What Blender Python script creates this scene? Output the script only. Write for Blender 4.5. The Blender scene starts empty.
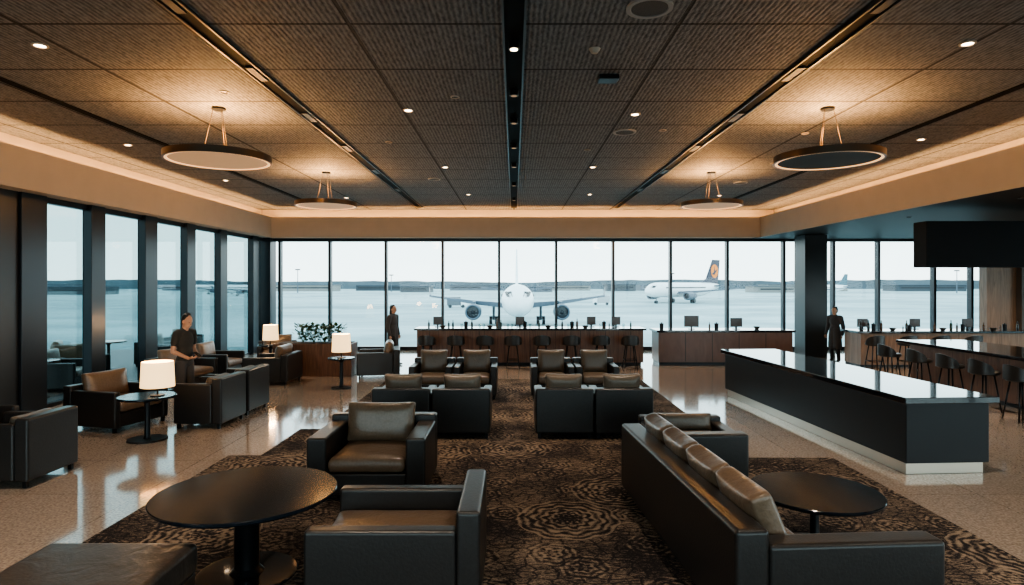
import bpy, bmesh, math, random
from mathutils import Vector, Matrix
random.seed(4)
sc=bpy.context.scene
COL=sc.collection
try:
    sc.view_settings.view_transform='AgX'; sc.view_settings.look='AgX - Medium High Contrast'
    sc.view_settings.exposure=0.62
except Exception as e: print(e)

# ---------------------------------------------------------------- materials
MC={}
def M(name,col,rough=.5,metal=0,emit=0,ecol=None,bump=0,bscale=40,var=0,spec=.5,coat=0,crease=0):
    if name in MC: return MC[name]
    m=bpy.data.materials.new(name); m.use_nodes=True
    nt=m.node_tree; b=nt.nodes['Principled BSDF']
    b.inputs['Base Color'].default_value=(*col,1); b.inputs['Roughness'].default_value=rough
    b.inputs['Metallic'].default_value=metal; b.inputs['Specular IOR Level'].default_value=spec
    b.inputs['Coat Weight'].default_value=coat
    if emit:
        b.inputs['Emission Color'].default_value=(*(ecol or col),1); b.inputs['Emission Strength'].default_value=emit
    if bump or var:
        tc=nt.nodes.new('ShaderNodeTexCoord'); n=nt.nodes.new('ShaderNodeTexNoise')
        n.inputs['Scale'].default_value=bscale; n.inputs['Detail'].default_value=4
        nt.links.new(tc.outputs['Object'],n.inputs['Vector'])
        if bump:
            bp=nt.nodes.new('ShaderNodeBump'); bp.inputs['Strength'].default_value=bump; bp.inputs['Distance'].default_value=.01
            nt.links.new(n.outputs['Fac'],bp.inputs['Height']); nt.links.new(bp.outputs['Normal'],b.inputs['Normal'])
            if crease:
                n2=nt.nodes.new('ShaderNodeTexNoise'); n2.inputs['Scale'].default_value=5; n2.inputs['Detail'].default_value=3; n2.inputs['Distortion'].default_value=1.2
                nt.links.new(tc.outputs['Object'],n2.inputs['Vector'])
                b2=nt.nodes.new('ShaderNodeBump'); b2.inputs['Strength'].default_value=crease; b2.inputs['Distance'].default_value=.05
                nt.links.new(n2.outputs['Fac'],b2.inputs['Height']); nt.links.new(b2.outputs['Normal'],bp.inputs['Normal'])
        if var:
            r=nt.nodes.new('ShaderNodeValToRGB')
            r.color_ramp.elements[0].position=.3; r.color_ramp.elements[1].position=.7
            r.color_ramp.elements[0].color=(*[c*(1-var) for c in col],1); r.color_ramp.elements[1].color=(*[min(1,c*(1+var)) for c in col],1)
            nt.links.new(n.outputs['Fac'],r.inputs['Fac']); nt.links.new(r.outputs['Color'],b.inputs['Base Color'])
    MC[name]=m; return m
def wood(name,c1,c2,rough=.4,sc_=(12,12,.8)):
    m=bpy.data.materials.new(name); m.use_nodes=True; nt=m.node_tree; b=nt.nodes['Principled BSDF']
    tc=nt.nodes.new('ShaderNodeTexCoord'); mp=nt.nodes.new('ShaderNodeMapping')
    mp.inputs['Scale'].default_value=sc_
    n=nt.nodes.new('ShaderNodeTexNoise'); n.inputs['Scale'].default_value=1.5; n.inputs['Detail'].default_value=6; n.inputs['Distortion'].default_value=1.5
    r=nt.nodes.new('ShaderNodeValToRGB'); r.color_ramp.elements[0].color=(*c1,1); r.color_ramp.elements[1].color=(*c2,1)
    r.color_ramp.elements[0].position=.3; r.color_ramp.elements[1].position=.7
    L=nt.links.new; L(tc.outputs['Object'],mp.inputs['Vector']); L(mp.outputs[0],n.inputs['Vector']); L(n.outputs['Fac'],r.inputs['Fac']); L(r.outputs[0],b.inputs['Base Color'])
    b.inputs['Roughness'].default_value=rough
    return m
def glassmat(name,tint,lo=.03,hi=.45,rough=.0):
    m=bpy.data.materials.new(name); m.use_nodes=True; nt=m.node_tree
    nt.nodes.remove(nt.nodes['Principled BSDF']); o=nt.nodes['Material Output']
    t=nt.nodes.new('ShaderNodeBsdfTransparent'); t.inputs[0].default_value=(*tint,1)
    g=nt.nodes.new('ShaderNodeBsdfGlossy'); g.inputs['Roughness'].default_value=rough
    f=nt.nodes.new('ShaderNodeLayerWeight'); f.inputs[0].default_value=.5
    p=nt.nodes.new('ShaderNodeMath'); p.operation='POWER'; p.inputs[1].default_value=4
    q=nt.nodes.new('ShaderNodeMapRange'); q.inputs[3].default_value=lo; q.inputs[4].default_value=hi
    mx=nt.nodes.new('ShaderNodeMixShader'); L=nt.links.new
    L(f.outputs['Facing'],p.inputs[0]); L(p.outputs[0],q.inputs[0]); L(q.outputs[0],mx.inputs[0]); L(t.outputs[0],mx.inputs[1]); L(g.outputs[0],mx.inputs[2]); L(mx.outputs[0],o.inputs[0])
    return m

leather=M('dark_leather',(.019,.0165,.0155),.36,bump=.12,bscale=60,var=.2)
leather_c=M('taupe_leather',(.13,.095,.068),.34,bump=.15,bscale=50,var=.12,crease=.18)
leather_b=M('brown_leather',(.15,.1,.066),.3,bump=.15,bscale=50,var=.15,crease=.2)
leather_o=M('ottoman_leather',(.05,.04,.034),.3,bump=.12,bscale=50,var=.15,crease=.12)
blackgloss=M('black_gloss',(.012,.013,.016),.07,coat=.5)
tablegloss=M('black_lacquer',(.007,.011,.016),.14,spec=.3)
blackmetal=M('black_metal',(.015,.016,.018),.35,metal=.6)
mullion=M('mullion_metal',(.018,.022,.028),.28,metal=.3)
blackpanel=M('black_panel',(.014,.015,.017),.35,bump=.03,bscale=4)
steel=M('brushed_steel',(.5,.43,.36),.3,metal=1)
cream=M('cream_plaster',(.47,.4,.33),.7,var=.03,bscale=3)
darkceil=M('dark_ceiling_gloss',(.022,.02,.02),.5,bump=.02,bscale=2,spec=.25)
led=M('warm_led',(1,.6,.28),.5,emit=30,ecol=(1,.55,.22))
lampshade=M('lamp_shade_fabric',(.8,.62,.4),.8,emit=1.35,ecol=(1,.64,.28))
diffuser=M('warm_diffuser',(.4,.31,.22),.6,emit=.2,ecol=(1,.56,.28))
rimglow=M('rim_glow',(1,.7,.45),.5,emit=1.1,ecol=(1,.5,.2))
bronze=M('bronze_metal',(.12,.085,.06),.35,metal=.8)
spotm=M('downlight_glow',(1,.8,.6),.5,emit=14,ecol=(1,.75,.5))
woodbrown=wood('walnut_wood',(.08,.036,.02),(.19,.092,.052))
woodwarm=wood('warm_wood',(.16,.085,.045),(.3,.17,.1))
winglass=glassmat('window_glass',(.96,.985,.985),.015)
sideglass=glassmat('side_window_glass',(.58,.68,.69),.08,.6)
drinkglass=glassmat('drink_glass',(.85,.9,.9))
white=M('plane_white',(.8,.84,.86),.35,coat=.2)
plgrey=M('plane_grey',(.085,.115,.15),.4)
pldark=M('plane_dark',(.015,.02,.028),.3)
navy=M('tail_navy',(.006,.012,.04),.35)
orange=M('emblem_orange',(1,.25,.005),.4)
skin=M('skin',(.5,.29,.2),.5,var=.05)
hair=M('hair_black',(.012,.01,.009),.5,bump=.4,bscale=80)
cloth_b=M('cloth_black',(.018,.018,.02),.85,bump=.3,bscale=120)
cloth_o=M('cloth_dark_olive',(.03,.03,.028),.85,bump=.3,bscale=120)
cloth_g=M('cloth_grey',(.06,.056,.058),.85,bump=.3,bscale=120)
cloth_n=M('cloth_charcoal',(.06,.057,.058),.85,bump=.3,bscale=120)
leafm=M('leaf_green',(.035,.08,.03),.5,var=.3,bscale=10)
soil=M('soil',(.03,.02,.015),.9)
screen=M('screen',(.02,.02,.025),.2,emit=.03,ecol=(.5,.35,.25))

# ---------------------------------------------------------------- mesh helpers
def bm_box(bm,c,s,rot=None):
    mt=Matrix.Translation(c)
    if rot is not None: mt=mt@rot
    return bmesh.ops.create_cube(bm,size=1,matrix=mt@Matrix.Diagonal((s[0],s[1],s[2],1)))['verts']
def bm_cyl(bm,p1,p2,r1,r2=None,seg=16,caps=True):
    p1=Vector(p1);p2=Vector(p2); r2=r1 if r2 is None else r2
    d=p2-p1; q=d.to_track_quat('Z','Y').to_matrix().to_4x4()
    bmesh.ops.create_cone(bm,cap_ends=caps,segments=seg,radius1=r1,radius2=r2,depth=d.length,matrix=Matrix.Translation((p1+p2)/2)@q)
def bm_lathe(bm,prof,seg=32,mt=None):
    rings=[]
    for r,z in prof:
        if r<1e-5: rings.append([bm.verts.new((0,0,z))])
        else: rings.append([bm.verts.new((r*math.cos(2*math.pi*i/seg),r*math.sin(2*math.pi*i/seg),z)) for i in range(seg)])
    for a,b in zip(rings,rings[1:]):
        for i in range(seg):
            j=(i+1)%seg
            if len(a)==1 and len(b)==1: continue
            if len(a)==1: bm.faces.new((a[0],b[j],b[i]))
            elif len(b)==1: bm.faces.new((a[i],a[j],b[0]))
            else: bm.faces.new((a[i],a[j],b[j],b[i]))
    if mt is not None:
        for rg in rings:
            for v in rg: v.co=mt@v.co
def mk(name,bm,mat,parent=None,loc=(0,0,0),rot=(0,0,0),smooth=False,bevel=0,seg=3,label=None,category=None,kind=None,group=None):
    bmesh.ops.recalc_face_normals(bm,faces=bm.faces)
    me=bpy.data.meshes.new(name); bm.to_mesh(me); bm.free()
    mats=mat if isinstance(mat,(list,tuple)) else [mat]
    for m in mats: me.materials.append(m)
    o=bpy.data.objects.new(name,me); COL.objects.link(o)
    o.location=loc; o.rotation_euler=rot
    if smooth or bevel:
        for p in me.polygons: p.use_smooth=True
    if bevel:
        b=o.modifiers.new('bevel','BEVEL'); b.width=bevel; b.segments=seg; b.limit_method='ANGLE'; b.harden_normals=True
    elif smooth=='auto':
        e=o.modifiers.new('es','EDGE_SPLIT'); e.split_angle=math.radians(35)
    if parent: o.parent=parent
    if label: o['label']=label
    if category: o['category']=category
    if kind: o['kind']=kind
    if group: o['group']=group
    return o
def box(name,lo,hi,mat,bevel=0,parent=None,**k):
    bm=bmesh.new(); c=[(a+b)/2 for a,b in zip(lo,hi)]; s=[abs(b-a) for a,b in zip(lo,hi)]
    bm_box(bm,(0,0,0),s); return mk(name,bm,mat,parent,loc=c,bevel=bevel,**k)
def S(name,lo,hi,mat,bevel=0): return box(name,lo,hi,mat,bevel,kind='structure')
def E(name,label,cat,loc,rotz=0,group=None):
    o=bpy.data.objects.new(name,None); COL.objects.link(o); o.empty_display_size=.2
    o.location=loc; o.rotation_euler=(0,0,math.radians(rotz)); o['label']=label; o['category']=cat
    if group:o['group']=group
    return o
def kids(o): return [c for c in bpy.data.objects if c.parent==o]
def dup(root,loc,rotz=None,label=None,scale=None):
    def rec(o,par):
        n=o.copy(); COL.objects.link(n)
        if par: n.parent=par
        for c in kids(o): rec(c,n)
        return n
    n=rec(root,None); n.location=loc
    if rotz is not None: n.rotation_euler=(0,0,math.radians(rotz))
    if label:n['label']=label
    if scale:n.scale=(scale,)*3
    return n
def pillow(name,sx,sy,sz,mat,parent,loc,rot=(0,0,0),puff=.5,label=None):
    bm=bmesh.new(); bmesh.ops.create_cube(bm,size=2)
    bmesh.ops.subdivide_edges(bm,edges=bm.edges[:],cuts=9,use_grid_fill=True)
    for v in bm.verts:
        u,t,w=v.co
        e=max(0,(1-abs(u)**4)*(1-abs(w)**4))**.5
        t2=t*((1-puff)+puff*e)
        ins=1-.05*(abs(t)**2)
        pin=1-.05*(1-u*u) if abs(w)>.9 else 1
        pin2=1-.035*(1-w*w) if abs(u)>.9 else 1
        v.co=(u*sx/2*ins*pin2,t2*sy/2,w*sz/2*ins*pin)
    o=mk(name,bm,mat,parent,loc,rot,smooth=True,label=label)
    s=o.modifiers.new('s','SUBSURF'); s.levels=1; s.render_levels=1
    return o

# ---------------------------------------------------------------- furniture builders
def armchair(label,loc,rotz,W=.85,D=.85,arm_h=.6,back_h=.66,cush=.76,t=.14,mat=leather,cm=leather_c,group=None,n=1,name='armchair',sm=None,nocush=False):
    r=E(name,label,'armchair' if n==1 else 'sofa',loc,rotz,group)
    sm=sm or cm
    lg=.07; bt=.15
    box('seat_base',(-W/2+t,-D/2+.03,lg),(W/2-t,D/2-bt,.27),mat,.015,r)
    for s in(-1,1):
        x=s*(W/2-t/2)
        box('arm',(x-t/2,-D/2,lg),(x+t/2,D/2-bt+.0,arm_h),mat,.025,r)
    box('backrest',(-W/2,D/2-bt,lg),(W/2,D/2,back_h),mat,.025,r)
    iw=(W-2*t)/n
    for i in range(n):
        cx=-W/2+t+iw*(i+.5)
        pillow('seat_cushion',iw-.008,.185,D-bt-.005,sm,r,(cx,-bt/2-.005,.35),(math.radians(-90),0,0),.3)
        if not nocush: pillow('back_cushion',iw-.03,.21,cush-.4,cm,r,(cx,D/2-bt-.11,.43+(cush-.43)/2),(math.radians(-10),0,0))
    for sx in(-1,1):
        for sy in(-1,1):
            box('leg',(sx*(W/2-.05)-.02,sy*(D/2-.06)-.02,0),(sx*(W/2-.05)+.02,sy*(D/2-.06)+.02,lg+.01),blackmetal,0,r)
    return r
def pedestal(label,loc,R,h,base_r,group=None,cat='table',name='pedestal_table',th=.035,sr=.035):
    r=E(name,label,cat,loc,0,group)
    bm=bmesh.new(); bm_lathe(bm,[(0,h-th),(R-.02,h-th),(R,h-th*.6),(R,h-.006),(R-.006,h),(0,h)],64); mk('table_top',bm,tablegloss,r,smooth='auto')
    bm=bmesh.new(); bm_lathe(bm,[(0,.02),(sr*1.4,.02),(sr,.06),(sr,h-.1),(max(.09,sr*1.3),h-th),(0,h-th)],24); mk('stem',bm,blackmetal,r,smooth='auto')
    bm=bmesh.new(); bm_lathe(bm,[(0,0),(base_r,0),(base_r,.012),(base_r-.01,.02),(0,.022)],48); mk('base',bm,blackgloss if sr>.05 else blackmetal,r,smooth='auto')
    return r
def tlamp(label,loc,sw=.42,sh=.38,group='lit table lamps'):
    r=E('table_lamp',label,'lamp',loc,0,group)
    bm=bmesh.new(); bm_lathe(bm,[(0,0),(.09,0),(.09,.012),(0,.015)],24); mk('base',bm,blackmetal,r,smooth='auto')
    bm=bmesh.new(); bm_cyl(bm,(0,0,.012),(0,0,.14+sh*.5),.012); mk('pole',bm,blackmetal,r,smooth=True)
    bm=bmesh.new(); bm_lathe(bm,[(sw/2,.12),(sw/2-.015,.12+sh),(sw/2-.02,.12+sh),(sw/2-.006,.12),(sw/2,.12)],40)
    mk('lamp_shade',bm,lampshade,r,smooth='auto',label='cream drum lamp shade glowing warmly')
    l=bpy.data.lights.new('lamp_bulb','POINT'); l.energy=28; l.color=(1,.56,.26); l.shadow_soft_size=.12
    lo=bpy.data.objects.new('lamp_bulb',l); COL.objects.link(lo); lo.parent=r; lo.location=(0,0,.12+sh+.06)
    return r
def stool(label,loc,rotz,group,h=.66):
    r=E('bar_stool',label,'stool',loc,rotz,group)
    bm=bmesh.new(); bm_lathe(bm,[(0,h-.07),(.19,h-.07),(.215,h-.045),(.215,h-.02),(.19,h),(0,h+.01)],28); mk('seat',bm,leather,r,smooth='auto')
    bm=bmesh.new(); vs=[]
    N=14
    for i in range(N+1):
        a=math.radians(0+180*i/N)
        hh=.24*(.35+.65*math.sin(a)**.6) if 0<i<N else .08
        for rr,z in((.225,h-.05),(.195,h-.05),(.2,h-.05+hh),(.225,h-.05+hh)):
            vs.append(bm.verts.new((rr*math.cos(a),rr*math.sin(a),z)))
    for i in range(N):
        for k in range(4):
            a,b=i*4+k,i*4+(k+1)%4
            bm.faces.new((vs[a],vs[b],vs[b+4],vs[a+4]))
    bm.faces.new(vs[:4]); bm.faces.new(vs[-4:][::-1])
    mk('backrest',bm,leather,r,smooth='auto')
    for k in range(4):
        a=math.radians(45+90*k); bm=bmesh.new(); bm_cyl(bm,(.23*math.cos(a),.23*math.sin(a),0),(.13*math.cos(a),.13*math.sin(a),h-.06),.014,seg=8); mk('leg',bm,blackmetal,r,smooth=True)
    bm=bmesh.new()
    for k in range(4):
        a=math.radians(45+90*k);b=a+math.pi/2; q=.2; bm_cyl(bm,(q*math.cos(a),q*math.sin(a),.22),(q*math.cos(b),q*math.sin(b),.22),.009,seg=8)
    mk('footrest',bm,blackmetal,r,smooth=True)
    return r

# ---------------------------------------------------------------- room shell
CH=4.5; SF=3.6; XL=-7.95; XR=17.5; YB=20.0; YN=-3.0
def floor_mat():
    m=bpy.data.materials.new('terrazzo'); m.use_nodes=True; nt=m.node_tree; b=nt.nodes['Principled BSDF']; L=nt.links.new
    tc=nt.nodes.new('ShaderNodeTexCoord')
    n1=nt.nodes.new('ShaderNodeTexNoise'); n1.inputs['Scale'].default_value=48; n1.inputs['Detail'].default_value=4
    L(tc.outputs['Object'],n1.inputs['Vector'])
    r=nt.nodes.new('ShaderNodeValToRGB'); r.color_ramp.elements[0].position=.34; r.color_ramp.elements[1].position=.66
    r.color_ramp.elements[0].color=(.28,.22,.18,1); r.color_ramp.elements[1].color=(.49,.4,.325,1); L(n1.outputs['Fac'],r.inputs['Fac'])
    br=nt.nodes.new('ShaderNodeTexBrick'); br.offset=0; br.inputs['Scale'].default_value=1; br.inputs['Brick Width'].default_value=1.2; br.inputs['Row Height'].default_value=1.2
    br.inputs['Mortar Size'].default_value=.004; br.inputs['Color1'].default_value=(1,1,1,1); br.inputs['Color2'].default_value=(.93,.93,.93,1); br.inputs['Mortar'].default_value=(.6,.55,.5,1)
    L(tc.outputs['Object'],br.inputs['Vector'])
    mx=nt.nodes.new('ShaderNodeMix'); mx.data_type='RGBA'; mx.blend_type='MULTIPLY'; mx.inputs[0].default_value=1
    L(r.outputs[0],mx.inputs[6]); L(br.outputs['Color'],mx.inputs[7]); L(mx.outputs[2],b.inputs['Base Color'])
    n2=nt.nodes.new('ShaderNodeTexNoise'); n2.inputs['Scale'].default_value=1.2; L(tc.outputs['Object'],n2.inputs['Vector'])
    mr=nt.nodes.new('ShaderNodeMapRange'); mr.inputs[3].default_value=.06; mr.inputs[4].default_value=.17; L(n2.outputs['Fac'],mr.inputs[0]); L(mr.outputs[0],b.inputs['Roughness'])
    b.inputs['Coat Weight'].default_value=.5; b.inputs['Coat Roughness'].default_value=.06
    return m
def math_node(nt,op,a,b=None,c=None):
    n=nt.nodes.new('ShaderNodeMath'); n.operation=op
    for i,v in enumerate((a,b,c)):
        if v is None: continue
        if isinstance(v,(int,float)): n.inputs[i].default_value=v
        else: nt.links.new(v,n.inputs[i])
    return n.outputs[0]
def ceiling_mat():
    m=bpy.data.materials.new('woven_ceiling_panels'); m.use_nodes=True; nt=m.node_tree; b=nt.nodes['Principled BSDF']; L=nt.links.new
    g=nt.nodes.new('ShaderNodeNewGeometry'); sp=nt.nodes.new('ShaderNodeSeparateXYZ'); L(g.outputs['Position'],sp.inputs[0])
    X,Y=sp.outputs[0],sp.outputs[1]
    def line(v,period,off,w):
        f=math_node(nt,'FRACT',math_node(nt,'DIVIDE',math_node(nt,'ADD',v,off),period))
        d=math_node(nt,'ABSOLUTE',math_node(nt,'SUBTRACT',f,.5))
        return math_node(nt,'GREATER_THAN',d,.5-w/period/2)
    ln=math_node(nt,'MAXIMUM',line(X,1.52,.0,.04),line(Y,1.2,.3,.04))
    nz=nt.nodes.new('ShaderNodeTexNoise'); nz.inputs['Scale'].default_value=14; nz.inputs['Detail'].default_value=3; L(g.outputs['Position'],nz.inputs['Vector'])
    rib=math_node(nt,'SINE',math_node(nt,'ADD',math_node(nt,'MULTIPLY',X,2*math.pi/.05),math_node(nt,'MULTIPLY',nz.outputs['Fac'],4)))
    nz2=nt.nodes.new('ShaderNodeTexNoise'); nz2.inputs['Scale'].default_value=1; nz2.inputs['Detail'].default_value=5
    mp=nt.nodes.new('ShaderNodeMapping'); mp.inputs['Scale'].default_value=(34,12,1); L(g.outputs['Position'],mp.inputs[0]); L(mp.outputs[0],nz2.inputs['Vector'])
    hgt=math_node(nt,'ADD',math_node(nt,'MULTIPLY',rib,.36),math_node(nt,'MULTIPLY',nz2.outputs['Fac'],2.0))
    r=nt.nodes.new('ShaderNodeValToRGB'); r.color_ramp.elements[0].position=.3; r.color_ramp.elements[1].position=.75
    r.color_ramp.elements[0].color=(.047,.05,.055,1); r.color_ramp.elements[1].color=(.205,.212,.225,1)
    L(math_node(nt,'MULTIPLY',math_node(nt,'ADD',hgt,.35),.4),r.inputs['Fac'])
    mx=nt.nodes.new('ShaderNodeMix'); mx.data_type='RGBA'; L(ln,mx.inputs[0]); L(r.outputs[0],mx.inputs[6]); mx.inputs[7].default_value=(.008,.007,.007,1)
    L(mx.outputs[2],b.inputs['Base Color']); b.inputs['Roughness'].default_value=.75
    bp=nt.nodes.new('ShaderNodeBump'); bp.inputs['Strength'].default_value=.35; bp.inputs['Distance'].default_value=.02
    L(math_node(nt,'SUBTRACT',hgt,math_node(nt,'MULTIPLY',ln,3)),bp.inputs['Height']); L(bp.outputs[0],b.inputs['Normal'])
    return m
def carpet_mat():
    m=bpy.data.materials.new('patterned_carpet'); m.use_nodes=True; nt=m.node_tree; b=nt.nodes['Principled BSDF']; L=nt.links.new
    g=nt.nodes.new('ShaderNodeNewGeometry')
    def noise(sc,det,dist=0,vec=None):
        n=nt.nodes.new('ShaderNodeTexNoise'); n.inputs['Scale'].default_value=sc; n.inputs['Detail'].default_value=det; n.inputs['Distortion'].default_value=dist
        L(vec or g.outputs['Position'],n.inputs['Vector']); return n.outputs['Fac']
    def mm(op,a,b_=None): return math_node(nt,op,a,b_)
    warp=mm('MULTIPLY',mm('SUBTRACT',noise(5,3),.5),.07)
    def medallions(scale,off,R,freq,npet,ph):
        mp=nt.nodes.new('ShaderNodeMapping'); mp.inputs['Location'].default_value=(off,off*.7,0); L(g.outputs['Position'],mp.inputs[0])
        v=nt.nodes.new('ShaderNodeTexVoronoi'); v.voronoi_dimensions='2D'; v.inputs['Scale'].default_value=scale; v.inputs['Randomness'].default_value=.75; L(mp.outputs[0],v.inputs['Vector'])
        D=mm('DIVIDE',v.outputs['Distance'],scale)
        sub=nt.nodes.new('ShaderNodeVectorMath'); sub.operation='SUBTRACT'; L(mp.outputs[0],sub.inputs[0]); L(v.outputs['Position'],sub.inputs[1])
        s=nt.nodes.new('ShaderNodeSeparateXYZ'); L(sub.outputs[0],s.inputs[0])
        ang=mm('ARCTAN2',s.outputs[1],s.outputs[0])
        pet=mm('SINE',mm('MULTIPLY',ang,npet))
        Dw=mm('ADD',D,warp)
        ring=mm('SINE',mm('ADD',mm('MULTIPLY',Dw,freq),mm('MULTIPLY',pet,ph)))
        spoke=mm('MULTIPLY',pet,mm('SINE',mm('MULTIPLY',Dw,freq*.4)))
        cell=mm('ADD',mm('MULTIPLY',ring,.6),mm('MULTIPLY',spoke,.5))
        mask=mm('LESS_THAN',Dw,R)
        return mm('MULTIPLY',cell,mask),mask,Dw
    r1,m1,D1=medallions(.66,0,.46,88,10,1.3)
    r2,m2,D2=medallions(1.7,3.3,.19,110,6,1.0)
    ve=nt.nodes.new('ShaderNodeTexVoronoi'); ve.voronoi_dimensions='2D'; ve.feature='DISTANCE_TO_EDGE'; ve.inputs['Scale'].default_value=7.5
    dv=nt.nodes.new('ShaderNodeMapping'); dv.inputs['Scale'].default_value=(1,1.6,1); L(g.outputs['Position'],dv.inputs[0]); L(dv.outputs[0],ve.inputs['Vector'])
    linew=mm('MULTIPLY',mm('LESS_THAN',ve.outputs['Distance'],.07),mm('SUBTRACT',1,m1))
    lin_mp=nt.nodes.new('ShaderNodeMapping'); lin_mp.inputs['Scale'].default_value=(1,3.5,1); L(g.outputs['Position'],lin_mp.inputs[0])
    lin=noise(14,4,1.5,lin_mp.outputs[0]); fine=noise(45,3,2); big=noise(1.6,4)
    a=mm('ADD',mm('MULTIPLY',r1,.2),mm('MULTIPLY',r2,.14))
    a=mm('SUBTRACT',a,mm('MULTIPLY',linew,.11)); a=mm('SUBTRACT',a,mm('MULTIPLY',mm('LESS_THAN',D1,.1),.16))
    a=mm('ADD',a,mm('MULTIPLY',lin,.5)); a=mm('ADD',a,mm('MULTIPLY',fine,.5))
    a=mm('ADD',a,mm('MULTIPLY',mm('SUBTRACT',big,.5),.5))
    r=nt.nodes.new('ShaderNodeValToRGB'); e=r.color_ramp.elements
    e[0].position=.42; e[0].color=(.017,.015,.016,1); e[1].position=.66; e[1].color=(.27,.205,.15,1); x=e.new(.5); x.color=(.085,.064,.051,1)
    L(a,r.inputs['Fac']); L(r.outputs[0],b.inputs['Base Color']); b.inputs['Roughness'].default_value=.95; b.inputs['Specular IOR Level'].default_value=.12
    bp=nt.nodes.new('ShaderNodeBump'); bp.inputs['Strength'].default_value=.4; bp.inputs['Distance'].default_value=.01; L(fine,bp.inputs['Height']); L(bp.outputs[0],b.inputs['Normal'])
    return m
fm=floor_mat(); cmat=ceiling_mat(); carm=carpet_mat()
S('floor',(-8.2,YN,-.3),(XR,YB+.25,0),fm)
S('floor_terrace',(-14,8,-.3),(-8.21,YB+.25,-.01),M('terrace_stone',(.14,.13,.13),.5,var=.1,bscale=8))
S('ceiling',(XL-.3,YN,CH),(XR,YB+.25,CH+.2),cmat)
bm=bmesh.new()
pts=[(-3.5,1.5),(3.85,1.5),(3.85,7.5),(2.8,7.5),(2.8,13.8),(-2.8,13.8),(-2.8,9.0),(-3.1,9.0),(-3.1,7.6),(-3.5,7.6)]
f=bm.faces.new([bm.verts.new((x,y,.0)) for x,y in pts]); ex=bmesh.ops.extrude_face_region(bm,geom=[f])
for v in ex['geom']:
    if isinstance(v,bmesh.types.BMVert): v.co.z=.012
mk('carpet',bm,carm,label='dark brown carpet with tan ornamental pattern under the seating',category='carpet')
S('trim_1',(XL-.3,YN,SF),(-7.53,YB+.25,4.02),cream); S('trim_2',(-7.53,19.2,SF),(7.63,YB+.25,4.02),cream)
S('trim_3',(7.63,YN,SF+.02),(XR,YB+.25,4.02),cream)
S('trim_4',(7.65,YN,SF-.02),(XR,YB-.02,SF+.02),darkceil)
S('trim_5',(-7.54,YN,SF-.03),(-7.5,19.2,4.2),cream); S('trim_6',(-7.54,19.16,SF-.03),(7.64,19.2,4.2),cream); S('trim_7',(7.6,YN,SF-.03),(7.64,19.2,4.2),cream)
def ledstrip(lo,hi): box('cove_light_strip',lo,hi,led,label='warm glowing light strip hidden in ceiling cove',category='light strip',group='cove light strips')
ledstrip((-7.75,YN,4.02),(-7.68,19.3,4.05)); ledstrip((7.78,YN,4.02),(7.85,19.3,4.05)); ledstrip((-7.6,19.38,4.02),(7.7,19.45,4.05))
S('wall_left',(XL-.3,YN,4.02),(XL-.1,YB+.25,CH),cream); 
S('wall_back',(XL-.3,YB-.2,4.02),(XR,YB+.25,CH),cream)
S('wall_cove_right',(8.3,YN,4.02),(8.5,YB-.2,CH),cream)
S('wall_right',(XR,15,-.3),(XR+.2,YB+.25,CH+.2),blackpanel)
S('wall_right_header',(XR,YN,3.5),(XR+.2,15,CH+.2),blackpanel)
S('wall_front',(XL-.3,YN-.2,3.55),(XR+.2,YN,CH+.2),cream)
S('wall_left_near',(-8.2,YN,0),(-7.95,10.0,SF),blackpanel)
n=0
def trim(lo,hi,mat,bev=0):
    global n
    n+=1; S('trim_%d'%(n+20),lo,hi,mat,bev)
for a,b in((3.0,3.12),(5.6,5.72),(8.3,8.42)): trim((-7.96,a,0),(-7.93,b,SF),mullion)
cols=[(9.95,10.5),(11.6,12.0),(13.3,13.75),(15.0,15.4),(16.7,17.1),(18.8,19.2)]
for a,b in cols: trim((-8.08,a,0),(-7.9,b,SF),mullion,.01)
trim((-8.15,19.7,0),(-7.75,20.2,SF),mullion)
trim((-8.1,10.0,3.5),(-7.98,YB,SF),mullion); trim((-8.1,10.0,0),(-7.98,YB,.06),mullion)
wn=0
ed=cols+[(19.7,20)]
for a,b in zip(ed,ed[1:]):
    wn+=1; S('window_%d'%wn,(-8.06,a[1],.06),(-8.045,b[0],3.5),sideglass)
mx=[-7.55,-5.94,-4.13,-2.3,-.48,1.36,3.2,5.05,6.88,8.7,10.3,11.75,13.55,14.75,XR]
for i,x in enumerate(mx):
    w=.06
    trim((x-w/2-.01,YB-.06,.1),(x+w/2+.01,YB+.14,3.52),mullion)
trim((-7.9,YB-.05,3.5),(XR,YB+.15,SF),mullion); trim((-7.9,YB-.05,0),(XR,YB+.15,.12),mullion)
for a,b in zip(mx,mx[1:]):
    wn+=1; S('window_%d'%wn,(a+.045,YB+.04,.12),(b-.045,YB+.055,3.5),winglass)
xs=[XL-.2+i*(XR-XL+.2)/8 for i in range(9)]
for x in xs: trim((x-.05,YN-.12,0),(x+.05,YN,3.55),mullion)
for a,b in zip(xs,xs[1:]):
    wn+=1; S('window_%d'%wn,(a+.05,YN-.07,0.02),(b-.05,YN-.055,3.55),winglass)  # unseen windows behind the camera, added to let in soft fill daylight
ys=[YN+i*3 for i in range(7)]
for y in ys: trim((XR,y-.05,0),(XR+.12,y+.05,3.5),mullion)
for a,b in zip(ys,ys[1:]):
    wn+=1; S('window_%d'%wn,(XR+.05,a+.05,0.02),(XR+.065,b-.05,3.5),winglass)  # out-of-view right-hand windows, likewise added for daylight fill
trim((8.5,18.1,0),(9.15,18.8,SF-.03),blackpanel,.01)
trim((13.65,17.9,0),(14.5,18.2,SF-.03),woodwarm); trim((14.5,17.7,0),(XR,18.0,SF-.03),M('grey_panel',(.11,.095,.085),.5))
trim((8.05,12.1,2.45),(13.5,12.5,3.35),M('bulkhead_black',(.012,.012,.013),.7,spec=.2),.01)
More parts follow.
